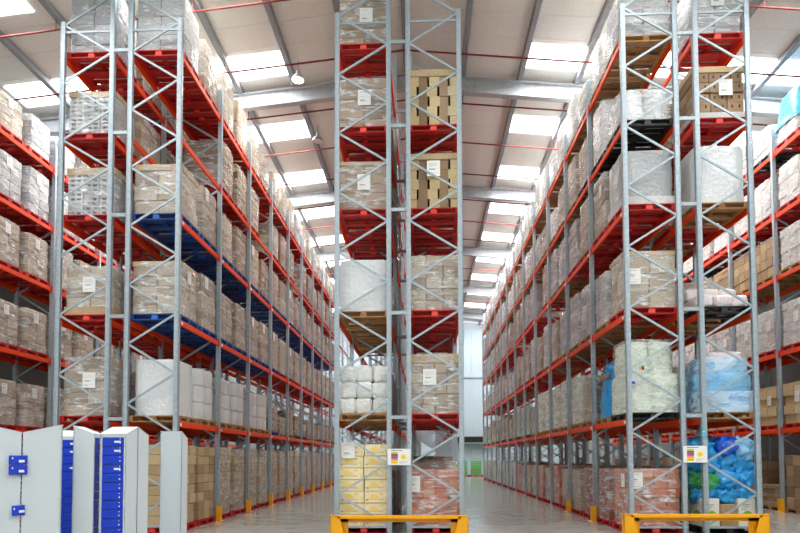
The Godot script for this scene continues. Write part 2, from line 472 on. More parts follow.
# ------------------------------------------------------------------ loads
# spec: kind, pal, H and what else the kind needs; near: pieces one by one
func fill_load(root: Node3D, d: Dictionary, near: bool, s: int):
	rng.seed = s * 7919 + 13
	var W: float = d.get("W", 1.13)
	var D: float = d.get("D", 0.97 if d.get("film") else 1.10)
	var H: float = d.H
	add_pallet(root, d.pal)
	var y0 := PAL_H
	if d.get("slip"):
		put("slip_sheet", box_mesh(Vector3(W + 0.04, d.slip, D + 0.04), 0.004), M[d.get("slip_mat", "slip")], root, Vector3(0, y0 + d.slip / 2, 0))
		y0 += d.slip
		H -= d.slip
	var lid: float = d.get("lid", 0.0)
	H -= lid
	match d.kind:
		"carton":
			stack_cartons(root, d, near, Vector3(W, H, D), y0)
		"tray":
			var cols: int = d.get("cols", 5)
			for half in 2:
				for c in cols:
					var key := "tray%d%d%.2f" % [c % 2, rng.randi() % 3, H]
					if not cache.has(key):
						var b := MB.new()
						var nr := int(H / 0.22)
						for r in nr:
							var j := 0.026 * (1 if r % 2 == 0 else -1) * (1 if c % 2 == 0 else -1) + rng.randf_range(-0.006, 0.006)
							var w := W / cols * (1.06 if c % 2 else 0.98)
							b.cbox(Vector3(j, (r + 0.5) * H / nr, rng.randf_range(-0.008, 0.008) + (0.012 if c % 2 == 0 else 0.0)), Vector3(w, H / nr - 0.001, D / 2 - 0.04), 0.004)
						cache[key] = b.mesh()
					var o := put("tray_stack", cache[key], M[d.tone if c % 2 == 0 else d.tone2][rng.randi() % 3], root, Vector3(-W / 2 + (c + 0.5) * W / cols, y0, (half - 0.5) * D / 2))
					o.set_meta("kind", "stuff")
		"slot":          # stacked crates with rows of openings
			var nr := 9
			for c in 3:
				for half in 2:
					var key := "slot%.2f" % H
					if not cache.has(key):
						var b := MB.new()
						for r in nr:
							var yb := r * H / nr
							b.cbox(Vector3(0, yb + H / nr * 0.28, 0), Vector3(W / 3 - 0.01, H / nr * 0.54, D / 2 - 0.01), 0.006)
							for q in [-1, 0, 1]: b.box(Vector3(q * 0.15, yb + H / nr * 0.75, 0), Vector3(0.05, H / nr * 0.5, D / 2 - 0.02))
						cache[key] = b.mesh()
					var o := put("crate_stack", cache[key], M.grey[(c + half) % 3], root, Vector3((c - 1) * W / 3, y0, (half - 0.5) * D / 2))
					o.set_meta("kind", "stuff")
		"block":
			add_skin(root, "wrapped_bale", skin("block", s % 3, 0.015, 0.018, 9.0, 7, 8), M[d.skin], Vector3(W, H, D), Vector3(0, y0, 0))
		"roll":
			var rows: int = d.get("rows", 3)
			var r := W / 4.0
			var h := H / rows
			var key := "roll%.3f%.3f" % [r, h]
			if not cache.has(key):
				var b := MB.new()
				b.lathe(Vector3.ZERO, [[0.0, 0.0], [r * 0.93, 0.0], [r, h * 0.06], [r * 0.985, h * 0.5], [r, h * 0.94], [r * 0.92, h], [0.0, h]], 14)
				cache[key] = b.mesh()
			for i in 2:
				for j in 2:
					for k in rows:
						put("roll", cache[key], M.white_wrap, root, Vector3((i - 0.5) * r * 2 + rng.randf_range(-0.01, 0.01), y0 + k * h, (j - 0.5) * D / 2 + rng.randf_range(-0.01, 0.01)))
		"sack":
			var rows: int = d.get("rows", 3)
			var h := H / rows
			for k in rows:
				for i in 3:
					for j in 2:
						if k == rows - 1 and rng.randf() < d.get("gap", 0.45): continue
						var o := add_skin(root, "sack", pillow("sack", rng.randi() % 4, 0.10, 0.45, 0.36), M[d.get("skin", "sack")], Vector3(W / 3 * 1.06, h * 1.12, D / 2 * 1.04), Vector3((i - 1) * W / 3 + rng.randf_range(-0.02, 0.02), y0 + (k + 0.5) * h, (j - 0.5) * D / 2 + rng.randf_range(-0.02, 0.02)))
						o.rotation.y = rng.randf_range(-0.08, 0.08)
	if lid > 0.0:
		put("lid_board", box_mesh(Vector3(W + 0.03, lid, D + 0.03), 0.006), M[d.get("lid_mat", "kraft")], root, Vector3(0, y0 + H + lid / 2, 0))
	if d.get("film"):
		var full: float = H + lid
		add_skin(root, "stretch_film", skin("film", s % 4, 0.012, 0.016, 10.0, 6, 8, 3), M[d.film], Vector3(W + 0.055, full + 0.012, D + 0.055), Vector3(0, y0, 0))
	for p in d.get("papers", []):     # [side, u, v]: a sheet stuck on the end (z) or on a side (x)
		var sz := Vector3(0.30, 0.36, 0.004) if p[0] == "z" else Vector3(0.004, 0.30, 0.22)
		var key: String = "paper" + p[0]
		if not cache.has(key):
			var b := MB.new()
			b.box(Vector3.ZERO, sz)
			cache[key] = b.mesh()
		var at := Vector3(p[1], y0 + p[2] * H, D / 2 + 0.045) if p[0] == "z" else Vector3(p[3] * (W / 2 + 0.045), y0 + p[2] * H, p[1])
		put("paper_label", cache[key], M.paper[s % 3], root, at)

func stack_cartons(root: Node3D, d: Dictionary, near: bool, size: Vector3, y0: float):
	var nx: int = d.get("nx", 2)
	var nz: int = d.get("nz", 2)
	var ny: int = d.get("ny", maxi(2, roundi(size.y / 0.225)))
	var c := Vector3(size.x / nx, size.y / ny, size.z / nz)
	var tone: Array = M[d.tone]
	if near:
		var cm := box_mesh(c - Vector3(0.012, 0.006, 0.012), 0.012)
		for k in ny:
			var shx := rng.randf_range(-0.016, 0.016)
			var shz := rng.randf_range(-0.016, 0.016)
			for i in nx:
				for j in nz:
					if i > 0 and i < nx - 1 and j > 0 and j < nz - 1: continue
					if k == ny - 1 and d.has("missing") and rng.randf() < d.missing: continue
					var o := put("carton", cm, tone[rng.randi() % tone.size()], root, Vector3((i + 0.5 - nx / 2.0) * c.x + shx + rng.randf_range(-0.006, 0.006), y0 + (k + 0.5) * c.y, (j + 0.5 - nz / 2.0) * c.z + shz + rng.randf_range(-0.006, 0.006)))
					o.rotation.y = rng.randf_range(-0.012, 0.012)
					if d.has("mark"):
						for q in [-1, 1]: put("hand_hole", box_mesh(Vector3(0.035, 0.07, 0.006), 0.002), M.dark_slot, o, Vector3(q * c.x * 0.22, 0.02, c.z / 2 - 0.006))
	else:
		var key := "cartons%s%d%d%d%.2f" % [d.tone, nx, nz, ny, size.y]
		if not cache.has(key):
			var parts := []
			for t in tone.size(): parts.append(MB.new())
			for k in ny:
				var shx := rng.randf_range(-0.018, 0.018)
				var shz := rng.randf_range(-0.018, 0.018)
				for i in nx:
					for j in nz:
						parts[rng.randi() % tone.size()].box(Vector3((i + 0.5 - nx / 2.0) * c.x + shx + rng.randf_range(-0.006, 0.006), (k + 0.5) * c.y, (j + 0.5 - nz / 2.0) * c.z + shz + rng.randf_range(-0.006, 0.006)), c - Vector3(0.014, 0.006, 0.014))
			var m := ArrayMesh.new()
			for t in tone.size():
				if parts[t].v.size() == 0: continue
				m.add_surface_from_arrays(Mesh.PRIMITIVE_TRIANGLES, parts[t].arrays())
				m.surface_set_material(m.get_surface_count() - 1, tone[t])
			cache[key] = m
		var o := put("cartons", cache[key], null, root, Vector3(0, y0, 0))
		o.set_meta("kind", "stuff")

const NAMES := {"carton": "carton_pallet", "tray": "tray_pallet", "slot": "crate_pallet", "block": "bale_pallet", "roll": "roll_pallet", "sack": "sack_pallet"}

func look(d: Dictionary) -> String:
	if d.has("say"): return d.say
	match d.kind:
		"carton":
			var w := "film-wrapped " if d.get("film") else "bare "
			return w + d.tone + " cartons on " + pal_say(d.pal) + " pallet"
		"tray": return "stacked brown and cream trays on " + pal_say(d.pal) + " pallet"
		"slot": return "wrapped slotted grey crates on " + pal_say(d.pal) + " pallet"
		"block": return d.skin.replace("_wrap", "") + " wrapped bale on " + pal_say(d.pal) + " pallet"
		"roll": return "white plastic-wrapped rolls on " + pal_say(d.pal) + " pallet"
		"sack": return "plump white sacks on " + pal_say(d.pal) + " pallet"
	return d.kind

func pal_say(p: String) -> String: return "wooden" if p == "wood" else p

func place_load(run: String, lev: int, bay: int, slot: int, d: Dictionary, near: bool):
	var r: Dictionary = RUNS[run]
	var s := (hash(run) % 97) * 31 + lev * 411 + bay * 17 + slot * 5
	s = absi(s)
	var idx: int = (bay - r.l0) * 2 + slot
	var label := "%s, %s, %s, %s along" % [look(d), LEVEL_SAY[lev], r.say, ORD[idx]]
	var at := Vector3((r.x0 + r.x1) / 2, LEVELS[lev] + 0.001, FRONT - BAY * bay - 0.72 - 1.36 * slot)
	var root := thing(d.name if d.has("name") else ("wrapped_carton_pallet" if d.kind == "carton" and d.get("film") else NAMES[d.kind]), label, "pallet load", at, "pallet loads in the racking")
	rng.seed = s
	root.rotation.y = rng.randf_range(-0.012, 0.012)
	if d.has("maker"):
		d.maker.call(root, d, s)
	else:
		fill_load(root, d, near, s if near else s % 5)

# --- what stands where
func front_spec(run: String, lev: int) -> Dictionary:
	var P := [["z", 0.0, 0.72]]
	match run:
		"A0":
			return [
				{"kind": "carton", "pal": "red", "H": 1.5, "tone": "beige", "film": "film"},
				{"kind": "carton", "pal": "red", "H": 1.38, "tone": "beige", "film": "film", "papers": [["z", 0.05, 0.6]], "ny": 5, "missing": 0.2},
				{"kind": "carton", "pal": "red", "H": 1.15, "tone": "beige", "film": "film", "slip": 0.2, "slip_mat": "kraft", "papers": [["z", 0.02, 0.55]]},
				{"kind": "slot", "pal": "red", "H": 1.15, "film": "film", "lid": 0.16},
				{"kind": "slot", "pal": "red", "H": 1.05, "film": "film", "lid": 0.12},
				{"kind": "carton", "pal": "red", "H": 1.5, "tone": "grey", "film": "film", "ny": 6}][lev]
		"A1":
			return [
				{"kind": "carton", "pal": "red", "H": 1.85, "tone": "tan", "nx": 3, "nz": 3, "ny": 8},
				{"kind": "block", "pal": "wood", "H": 1.30, "skin": "white_wrap", "W": 1.0},
				{"kind": "carton", "pal": "blue", "H": 1.25, "tone": "beige", "film": "film", "lid": 0.12, "papers": [["x", 0.1, 0.85, 1]]},
				{"kind": "carton", "pal": "blue", "H": 1.2, "tone": "beige", "film": "film", "lid": 0.14, "ny": 3},
				{},
				{"kind": "carton", "pal": "red", "H": 1.35, "tone": "grey", "film": "film", "ny": 3}][lev]
		"M0":
			return [
				{"kind": "carton", "pal": "red", "H": 1.84, "tone": "yellow_carton", "nx": 2, "nz": 2, "ny": 7, "papers": [["z", -0.35, 0.93]], "say": "yellow printed cartons on red pallet"},
				{"kind": "sack", "pal": "wood", "H": 1.1, "rows": 3},
				{"kind": "block", "pal": "wood", "H": 1.2, "skin": "white_wrap"},
				{"kind": "carton", "pal": "red", "H": 1.15, "tone": "brown", "film": "film", "papers": [["z", 0.0, 0.62]], "lid": 0.08},
				{"kind": "carton", "pal": "red", "H": 1.2, "tone": "brown", "film": "film", "papers": [["z", 0.02, 0.6]]},
				{"kind": "carton", "pal": "red", "H": 1.3, "tone": "brown", "film": "film", "papers": [["z", 0.06, 0.55]]}][lev]
		"M1":
			return [
				{"kind": "carton", "pal": "red", "H": 1.27, "tone": "orange", "nx": 4, "nz": 3, "ny": 6, "film": "film", "papers": [["z", -0.5, 0.75]]},
				{"kind": "carton", "pal": "red", "H": 1.36, "tone": "beige", "nx": 4, "nz": 3, "ny": 5, "lid": 0.2, "film": "film", "papers": [["z", -0.12, 0.72]]},
				{"kind": "carton", "pal": "red", "H": 1.28, "tone": "beige", "nx": 3, "ny": 5, "film": "film", "missing": 0.3},
				{"kind": "tray", "pal": "red", "H": 1.28, "tone": "cream", "tone2": "brown", "W": 1.19, "lid": 0.14, "papers": [["z", 0.0, 0.8]]},
				{"kind": "tray", "pal": "red", "H": 1.32, "tone": "cream", "tone2": "brown", "W": 1.19, "lid": 0.16},
				{}][lev]
		"R0":
			return [
				{"kind": "carton", "pal": "red", "H": 1.27, "tone": "orange", "nx": 4, "nz": 4, "ny": 6, "film": "film", "papers": [["z", -0.4, 0.8], ["x", 0.3, 0.8, -1]]},
				{"kind": "sack", "pal": "black", "H": 1.7, "name": "film_stack_pallet", "say": "pale green film-wrapped stack on black pallet", "maker": make_film_stack},
				{"kind": "carton", "pal": "red", "H": 1.3, "tone": "beige", "nx": 2, "ny": 3, "film": "film", "papers": [["z", -0.36, 0.6]], "lid": 0.1},
				{"kind": "block", "pal": "red", "H": 1.25, "skin": "grey_wrap", "slip": 0.18},
				{"kind": "roll", "pal": "black", "H": 0.75, "rows": 1, "film": "film", "say": "white wrapped drums on black pallet"},
				{"kind": "carton", "pal": "wood", "H": 1.1, "tone": "grey", "film": "film", "ny": 3}][lev]
		"R1":
			return [
				{"kind": "sack", "pal": "black", "H": 2.0, "name": "bag_heap_pallet", "say": "blue plastic bags heaped over printed cartons", "maker": make_bag_heap},
				{"kind": "sack", "pal": "wood", "H": 1.5, "name": "bulk_bag_pallet", "say": "blue and white bulging bags under pink sack", "maker": make_bulk_bags},
				{"kind": "sack", "pal": "black", "H": 0.55, "rows": 2, "gap": 0.3, "skin": "pink_sack", "say": "low pile of pinkish sacks on black pallet"},
				{"kind": "block", "pal": "wood", "H": 1.32, "skin": "white_wrap"},
				{"kind": "carton", "pal": "red", "H": 1.2, "tone": "brown", "nx": 3, "nz": 3, "ny": 4, "mark": 1, "slip": 0.14, "lid": 0.14, "papers": [["z", 0.15, 0.6]]},
				{"kind": "carton", "pal": "red", "H": 1.2, "tone": "grey", "film": "film", "papers": [["z", 0.05, 0.72]]}][lev]
	return {}

func row_spec(run: String, lev: int, bay: int, slot: int) -> Dictionary:
	rng.seed = absi(hash(run)) % 1000 + lev * 113 + bay * 29 + slot * 7
	var f := rng.randf()
	var h := rng.randf_range(-0.08, 0.08)
	var i := bay * 2 + slot
	match run:
		"A1":
			match lev:
				0: return {"kind": "carton", "pal": "red", "H": 1.82 + h * 0.3, "tone": "tan" if i < 3 else ("beige" if f < 0.6 else "tan"), "nx": 3, "nz": 3, "ny": 8, "film": "film" if i > 1 else ""}
				1:
					if i < 6: return {"kind": "roll", "pal": "wood", "H": 1.32 - 0.03 * i + h, "rows": 3}
					return {"kind": "carton", "pal": ["wood", "black", "blue", "wood"][i % 4], "H": 0.75 + h * 3, "tone": "brown" if f < 0.6 else "beige", "film": "film" if f < 0.7 else ""}
				2: return {"kind": "carton", "pal": "blue" if i < 7 else "red", "H": 1.30 + h, "tone": "beige", "film": "film", "nz": 1 if f < 0.5 else 2, "lid": 0.08 if i == 2 else 0.0, "papers": [["x", 0.3, 0.85, 1]] if f < 0.3 else []}
				3: return {"kind": "carton", "pal": "blue", "H": 1.28 + h, "tone": "beige" if f < 0.8 else "brown", "film": "film", "nz": 1 if f < 0.5 else 2, "papers": [["x", 0.35, 0.85, 1]] if f < 0.4 else []}
				4:
					if i in [1, 5, 9]: return {}
					return {"kind": "carton", "pal": "red", "H": 1.2 + h * 2, "tone": "brown" if f < 0.6 else "beige", "film": "film", "nz": 2}
				5: return {"kind": "carton", "pal": "red", "H": 1.2 + h * 2, "tone": "grey" if f < 0.4 else "beige", "film": "film", "nz": 2, "ny": 4}
		"R0":
			match lev:
				0:
					if i > 11: return {"kind": "carton", "pal": "red", "H": 1.27 + h * 0.4, "tone": "green" if f < 0.6 else "white", "film": "film", "ny": 4}
					return {"kind": "carton", "pal": "red", "H": 1.2 + h, "tone": "orange" if f < 0.4 else ("rust" if f < 0.7 else "beige"), "nx": 3, "nz": 3, "ny": 5, "film": "film"}
				1:
					if i == 1: return {"kind": "sack", "pal": "wood", "H": 1.55, "name": "blue_bag_pallet", "say": "tall light blue tied bag with chequered tape", "maker": make_blue_bag}
					if i < 9 and f < 0.75: return {"kind": "block", "pal": "wood", "H": 1.45 + h, "skin": "green_wrap", "film": "film_green"}
					return {"kind": "carton", "pal": ["wood", "black"][i % 2], "H": 1.2 + h * 3, "tone": "green" if f < 0.5 else "beige", "film": "film_green"}
				2: return {"kind": "carton", "pal": "wood" if f < 0.4 else "red", "H": 1.42 + h * 2 - (0.4 if i > 10 and f < 0.5 else 0.0), "tone": "grey" if f < 0.45 else "beige", "film": "film", "nz": 2}
				3:
					if i in [7, 12]: return {}
					return {"kind": "carton", "pal": "red" if f < 0.7 else "wood", "H": 1.40 + h, "tone": "beige" if f < 0.65 else "grey", "film": "film", "nz": 2, "papers": [["x", 0.3, 0.7, -1]] if f < 0.3 else []}
				4: return {"kind": "carton" if f < 0.75 else "block", "skin": "white_wrap", "pal": "black" if i < 3 else "wood", "H": 1.15 + h * 3, "tone": "beige" if f < 0.5 else "grey", "film": "film", "nz": 2}
				5: return {"kind": "block" if f < 0.45 else "carton", "skin": "white_wrap", "pal": "wood", "H": 1.1 + h * 4, "tone": "white", "film": "film", "ny": 3}
		"L":
			if lev == 0: return {"kind": "carton", "pal": "red", "H": 1.3 + h, "tone": "brown", "film": "film"}
			return {"kind": "carton", "pal": "red", "H": (1.05 if lev == 5 else 1.3) + h, "tone": "grey" if lev >= 4 and f < 0.6 else "beige", "film": "film", "nz": 2, "ny": 5, "papers": [["x", 0.1, 0.8, 1]] if f < 0.7 else []}
		"S":
			match lev:
				0: return {"kind": "carton", "pal": "wood", "H": 1.5 + h * 2 - (0.75 if i == 4 else 0.0), "tone": "brown", "nx": 3, "nz": 3, "ny": 5}
				1: return {"kind": "tray", "pal": "red", "H": 1.2, "tone": "cream", "tone2": "brown", "lid": 0.1, "papers": [["x", 0.2, 0.7, -1]]} if f < 0.85 else {"kind": "carton", "pal": "red", "H": 1.3, "tone": "tan", "nz": 4}
				2: return {"kind": "carton", "pal": "red", "H": 1.3 + h, "tone": "white" if f < 0.7 else "beige", "film": "film", "nz": 3, "papers": [["x", 0.25, 0.6, -1]]}
				3:
					if i in [4, 5]: return {"kind": "carton", "pal": "wood", "H": 1.2, "tone": "tan", "nx": 3, "nz": 3, "ny": 4, "lid": 0.03, "lid_mat": "slip"}
					return {"kind": "carton", "pal": "red" if f < 0.5 else "wood", "H": 1.15 + h, "tone": "tan" if f < 0.5 else "white", "film": "" if f < 0.3 else "film", "lid": 0.1 if f < 0.4 else 0.0}
				4: return {"kind": "carton", "pal": "red" if f < 0.6 else "black", "H": 1.2 + h, "tone": "beige" if f < 0.4 else "white", "film": "film"}
				5:
					if i == 3: return {"kind": "carton", "pal": "red", "H": 1.3, "tone": "white", "film": "film", "name": "hooded_pallet", "say": "white cartons under bright blue plastic hood", "maker": make_hooded}
					return {"kind": "carton", "pal": "black" if i == 4 else "red", "H": 0.95 + h, "tone": "white", "film": "film"}
		_:
			if lev == 5 and (run == "M1" or f < 0.3): return {}
			if run == "A0" and lev == 4 and i == 1: return {"kind": "carton", "pal": "red", "H": 1.25, "tone": "beige", "film": "film", "slotted": 1}
			if run == "M0" and lev in [1, 2]: return {"kind": "block" if f < 0.5 else "carton", "skin": "white_wrap", "pal": "wood", "H": 1.1 + h, "tone": "beige", "film": ""}
			if run == "M1" and lev == 0: return {"kind": "carton", "pal": "red", "H": 1.5 + h, "tone": "brown", "film": "film"}
			if run == "R1":
				if lev == 0: return {"kind": "carton", "pal": "red", "H": 1.2 + h, "tone": "brown", "film": "film"}
				if lev <= 3: return {"kind": "carton", "pal": "wood" if f < 0.5 else "red", "H": 1.1 + h * 3, "tone": "beige" if f < 0.5 else "tan", "film": "film"}
			return {"kind": "carton", "pal": "red", "H": (1.1 if lev == 5 else 1.2) + h, "tone": "brown" if f < 0.4 else "beige", "film": "film"}
	return {}

# --- the loads that are unlike the rest
func make_film_stack(root: Node3D, d: Dictionary, s: int):
	add_pallet(root, d.pal)
	rng.seed = 61
	for k in 2:
		for i in 2:
			for j in 2:
				add_skin(root, "wrapped_bundle", skin("bundle", i + j, 0.03, 0.05, 6.0, 6, 6), M.green_wrap, Vector3(0.59, 0.44, 0.56), Vector3((i - 0.5) * 0.58, PAL_H + k * 0.42, (j - 0.5) * 0.56))
	for i in 2:
		add_skin(root, "wrapped_bundle", skin("bundle", i + 3, 0.03, 0.06, 5.0, 6, 6), M.green_wrap, Vector3(0.52, 0.76, 0.95), Vector3((i - 0.5) * 0.5 - 0.03, PAL_H + 0.84, 0))
	add_skin(root, "stretch_film", skin("film", 2, 0.012, 0.016, 10.0, 6, 8, 3), M.film_green, Vector3(1.2, 0.88, 1.17), Vector3(0, PAL_H, 0))
	add_skin(root, "stretch_film", skin("film", 1, 0.012, 0.03, 6.0, 6, 8, 3), M.film_green, Vector3(1.08, 0.8, 1.0), Vector3(-0.03, PAL_H + 0.85, 0))
	put("paper_label", box_mesh(Vector3(0.16, 0.36, 0.005), 0.001), M.white_plate, root, Vector3(-0.47, PAL_H + 0.78, 0.60))
	put("printed_mark", box_mesh(Vector3(0.14, 0.07, 0.006), 0.001), M.deep_blue_bag, root, Vector3(-0.47, PAL_H + 0.66, 0.603))
	for k in 2: put("warning_tape", box_mesh(Vector3(0.05, 0.08, 0.005), 0.001), M.black if k else M.yellow, root, Vector3(-0.24 + 0.055 * k, PAL_H + 1.0, 0.50))

func make_bulk_bags(root: Node3D, d: Dictionary, s: int):
	add_pallet(root, d.pal)
	rng.seed = 71
	var y := PAL_H
	for e in [[1.24, 0.46, "pale_blue_bag", 0.0, -0.3], [1.24, 0.46, "ice_wrap", 0.0, 0.3], [1.18, 0.42, "ice_wrap", 0.42, -0.28], [1.2, 0.42, "pale_blue_bag", 0.42, 0.28], [1.06, 0.40, "white_wrap", 0.80, -0.25], [1.08, 0.40, "ice_wrap", 0.80, 0.25]]:
		add_skin(root, "bag", skin("bulk", int(e[3] * 10) + int(e[4] > 0), 0.03, 0.07, 4.0, 7, 6), M[e[2]], Vector3(e[0], e[1], 0.62), Vector3(0, y + e[3], e[4]))
	var o := add_skin(root, "bag", pillow("bulk", 9, 0.2, 0.6, 0.5), M.pink_sack, Vector3(0.85, 0.24, 0.5), Vector3(0.08, y + 1.26, 0.15))
	o.rotation.z = 0.04
	add_skin(root, "stretch_film", skin("bulkfilm", 1, 0.06, 0.04, 5.0, 7, 8, 4, 0.12), M.film_blue, Vector3(1.28, 1.2, 1.22), Vector3(0, y, 0))

func make_bag_heap(root: Node3D, d: Dictionary, s: int):
	add_pallet(root, d.pal)
	rng.seed = 83
	for i in 3:
		for j in 2:
			var h := 0.62 if i != 1 else 0.5
			var m: Material = M.green_print[0] if i != 1 else M.tan[1]
			put("carton", box_mesh(Vector3(0.37, h, 0.55), 0.01), m, root, Vector3((i - 1) * 0.385, PAL_H + h / 2, (j - 0.5) * 0.57))
	var y := PAL_H + 0.5
	var mats := ["blue_bag", "blue_bag", "pale_blue_bag", "blue_bag", "pale_blue_bag", "blue_bag", "blue_bag", "green_bag", "pale_blue_bag"]
	for k in 4:
		for i in 3:
			for j in 2:
				var c: String = mats[rng.randi() % mats.size()] if k < 3 else (["blue_bag", "deep_blue_bag", "pale_blue_bag"][i] if j else "blue_bag")
				var w := rng.randf_range(0.46, 0.60)
				var o := add_skin(root, "plastic_bag", pillow("crumple", rng.randi() % 6, 0.55, 0.75, 0.7), M[c], Vector3(w, rng.randf_range(0.40, 0.52), rng.randf_range(0.5, 0.66)), Vector3((i - 1) * 0.40 + rng.randf_range(-0.05, 0.05), y + 0.2 + k * 0.34 + rng.randf_range(-0.05, 0.05), (j - 0.5) * 0.5 + rng.randf_range(-0.04, 0.04)))
				o.rotation = Vector3(rng.randf_range(-0.3, 0.3), rng.randf_range(-0.6, 0.6), rng.randf_range(-0.3, 0.3))

func make_blue_bag(root: Node3D, d: Dictionary, s: int):
	add_pallet(root, d.pal)
	add_skin(root, "bag_body", skin("bag", 5, 0.03, 0.06, 3.2, 8, 10, 4, 0.16), M.blue_bag, Vector3(1.12, 1.15, 1.1), Vector3(0, PAL_H, 0))
	add_skin(root, "bag_top", pillow("bagtop", 3, 0.25, 0.8, 0.9), M.blue_bag, Vector3(0.92, 0.5, 0.9), Vector3(0, PAL_H + 1.22, 0))
	for k in 14:
		var o := put("tape_square", box_mesh(Vector3(0.006, 0.08, 0.08), 0.001), M.black if k % 2 else M.yellow, root, Vector3(-0.50, PAL_H + 1.02, -0.44 + 0.068 * k))
		o.rotation.z = -0.08

func make_hooded(root: Node3D, d: Dictionary, s: int):
	var e := d.duplicate()
	e.erase("maker")
	e.H = 0.6
	e.erase("name")
	fill_load(root, e, true, s)
	add_skin(root, "plastic_hood", skin("hood", 4, 0.0, 0.05, 6.0, 8, 8, 4, 0.22), M.cyan_wrap, Vector3(1.24, 0.95, 1.24), Vector3(0, PAL_H + 0.42, 0))

# ------------------------------------------------------------------ racking
func perf(b: MB, o: Vector3, u: Vector3, w: float, h: float, t: Vector3, hc: float, hw: float):
	# a plate from o, w wide along u, h tall, of thickness t, with a column of slots centred at hc
	var pitch := 0.075
	var hh := 0.034
	var up := Vector3.UP
	for side in 2:
		var q := o + t * side
		var rect := func(a: float, c: float, y0: float, y1: float):
			var p1 := q + u * a + up * y0
			var p2 := q + u * c + up * y0
			var p3 := q + u * c + up * y1
			var p4 := q + u * a + up * y1
			if side == 0: b.quad(p2, p1, p4, p3)
			else: b.quad(p1, p2, p3, p4)
		rect.call(0.0, hc - hw / 2, 0.0, h)
		rect.call(hc + hw / 2, w, 0.0, h)
		var y := 0.0
		while y < h:
			rect.call(hc - hw / 2, hc + hw / 2, y, minf(y + pitch - hh, h))
			y += pitch
	for a in [0.0, w]: b.quad(o + u * a, o + u * a + t, o + u * a + t + up * h, o + u * a + up * h)

func upright_mesh(h: float, out: int, near: bool) -> ArrayMesh:
	var key := "upright%.2f%d%s" % [h, out, near]
	if cache.has(key): return cache[key]
	var b := MB.new()
	var sx := float(out)
	if near:
		perf(b, Vector3(sx * 0.055, 0, -0.044), Vector3(0, 0, 1), 0.088, h, Vector3(-sx * 0.004, 0, 0), 0.044, 0.018)
		for z in [-0.044, 0.044]:
			perf(b, Vector3(-0.055, 0, z), Vector3(1, 0, 0), 0.11, h, Vector3(0, 0, 0.004 if z < 0 else -0.004), 0.055 + sx * 0.034, 0.014)
			b.box(Vector3(-sx * 0.0535, h / 2, z * 0.72), Vector3(0.003, h, 0.024))
	else:
		b.box(Vector3(sx * 0.053, h / 2, 0), Vector3(0.004, h, 0.088))
		for z in [-0.042, 0.042]:
			b.box(Vector3(0, h / 2, z), Vector3(0.11, h, 0.004))
			b.box(Vector3(-sx * 0.0535, h / 2, z * 0.72), Vector3(0.003, h, 0.024))
	b.box(Vector3(0, 0.004, 0), Vector3(0.17, 0.008, 0.15))
	cache[key] = b.mesh()
	return cache[key]

func build_run(key: String, root: Node3D):
	var r: Dictionary = RUNS[key]
	var cx: float = (r.x0 + r.x1) / 2 - root.position.x
	var hw: float = (r.x1 - r.x0) / 2
	var out: int = r.out
	for k in range(r.b0, r.b1 + 1):
		var f := Node3D.new()
		f.name = "upright_frame"
		root.add_child(f, true)
		f.position = Vector3(cx, 0, -BAY * k)
		var near: bool = k <= 2
		put("upright", upright_mesh(11.86, out, near), M.galv, f, Vector3(out * hw, 0, 0))
		put("upright", upright_mesh(12.75 if key.length() > 1 else 12.2, -out, near), M.galv, f, Vector3(-out * hw, 0, 0))
		# zigzag bracing: starts low on the inner upright
		var ends := []
		var xi := hw - 0.035
		ends.append([Vector3(-xi, 0.16, 0), Vector3(xi, 0.16, 0)])
		ends.append([Vector3(-xi, 11.62, 0), Vector3(xi, 11.62, 0)])
		var y := 0.20
		var side := -out
		while y < (12.3 if key.length() > 1 else 11.6):
			ends.append([Vector3(side * xi, y, 0), Vector3(-side * xi, y + 0.672, 0)])
			y += 0.672 + 0.01
			side = -side
		if k == 0:
			for e in ends:
				var b := MB.new()
				var bk := "brace%.3f%.2f%d" % [hw, absf(e[1].y - e[0].y), signf(e[1].x - e[0].x)]
				if not cache.has(bk):
					b.bar(Vector3.ZERO, e[1] - e[0], 0.03, 0.045, Vector3(0, 1, 0))
					cache[bk] = b.mesh()
				put("brace", cache[bk], M.galv, f, e[0])
		else:
			var bk := "bracing%.3f%d%d" % [hw, out, key.length()]
			if not cache.has(bk):
				var b := MB.new()
				for e in ends: b.bar(e[0], e[1], 0.03, 0.05, Vector3(0, 1, 0))
				cache[bk] = b.mesh()
			var o := put("bracing", cache[bk], M.galv, f)
			o.set_meta("kind", "stuff")
		if key in ["A0", "M0", "R0"]:       # spacers to the row behind
			var gap: float = {"A0": 0.43, "M0": 0.435, "R0": 0.44}[key]
			for l in range(1, 6):
				put("row_spacer", box_mesh(Vector3(gap - 0.10, 0.08, 0.045), 0.004), M.galv, f, Vector3(hw + gap / 2, LEVELS[l] + 0.06, 0.02))
	# beams
	var bm := box_mesh(Vector3(0.05, 0.125, BAY - 0.09), 0.006)
	var cm := box_mesh(Vector3(0.018, 0.24, 0.07), 0.003)
	for l in range(1, 6):
		for k in range(r.b0, r.b1):
			for sd in [-1, 1]:
				var o := put("beam", bm, M.beam, root, Vector3(cx + sd * hw, LEVELS[l] - 0.0625, -BAY * (k + 0.5)))
				if key in ["A1", "R0"] and sd == out and k < 6 and l < 4:
					put("location_label", box_mesh(Vector3(0.004, 0.07, 0.11), 0.001), M.white_plate, o, Vector3(sd * 0.027, 0, BAY / 2 - 0.22))
				if k < 4:
					for e in [-1, 1]: put("end_connector", cm, M.connector, o, Vector3(sd * 0.034, 0, e * (BAY / 2 - 0.075)))

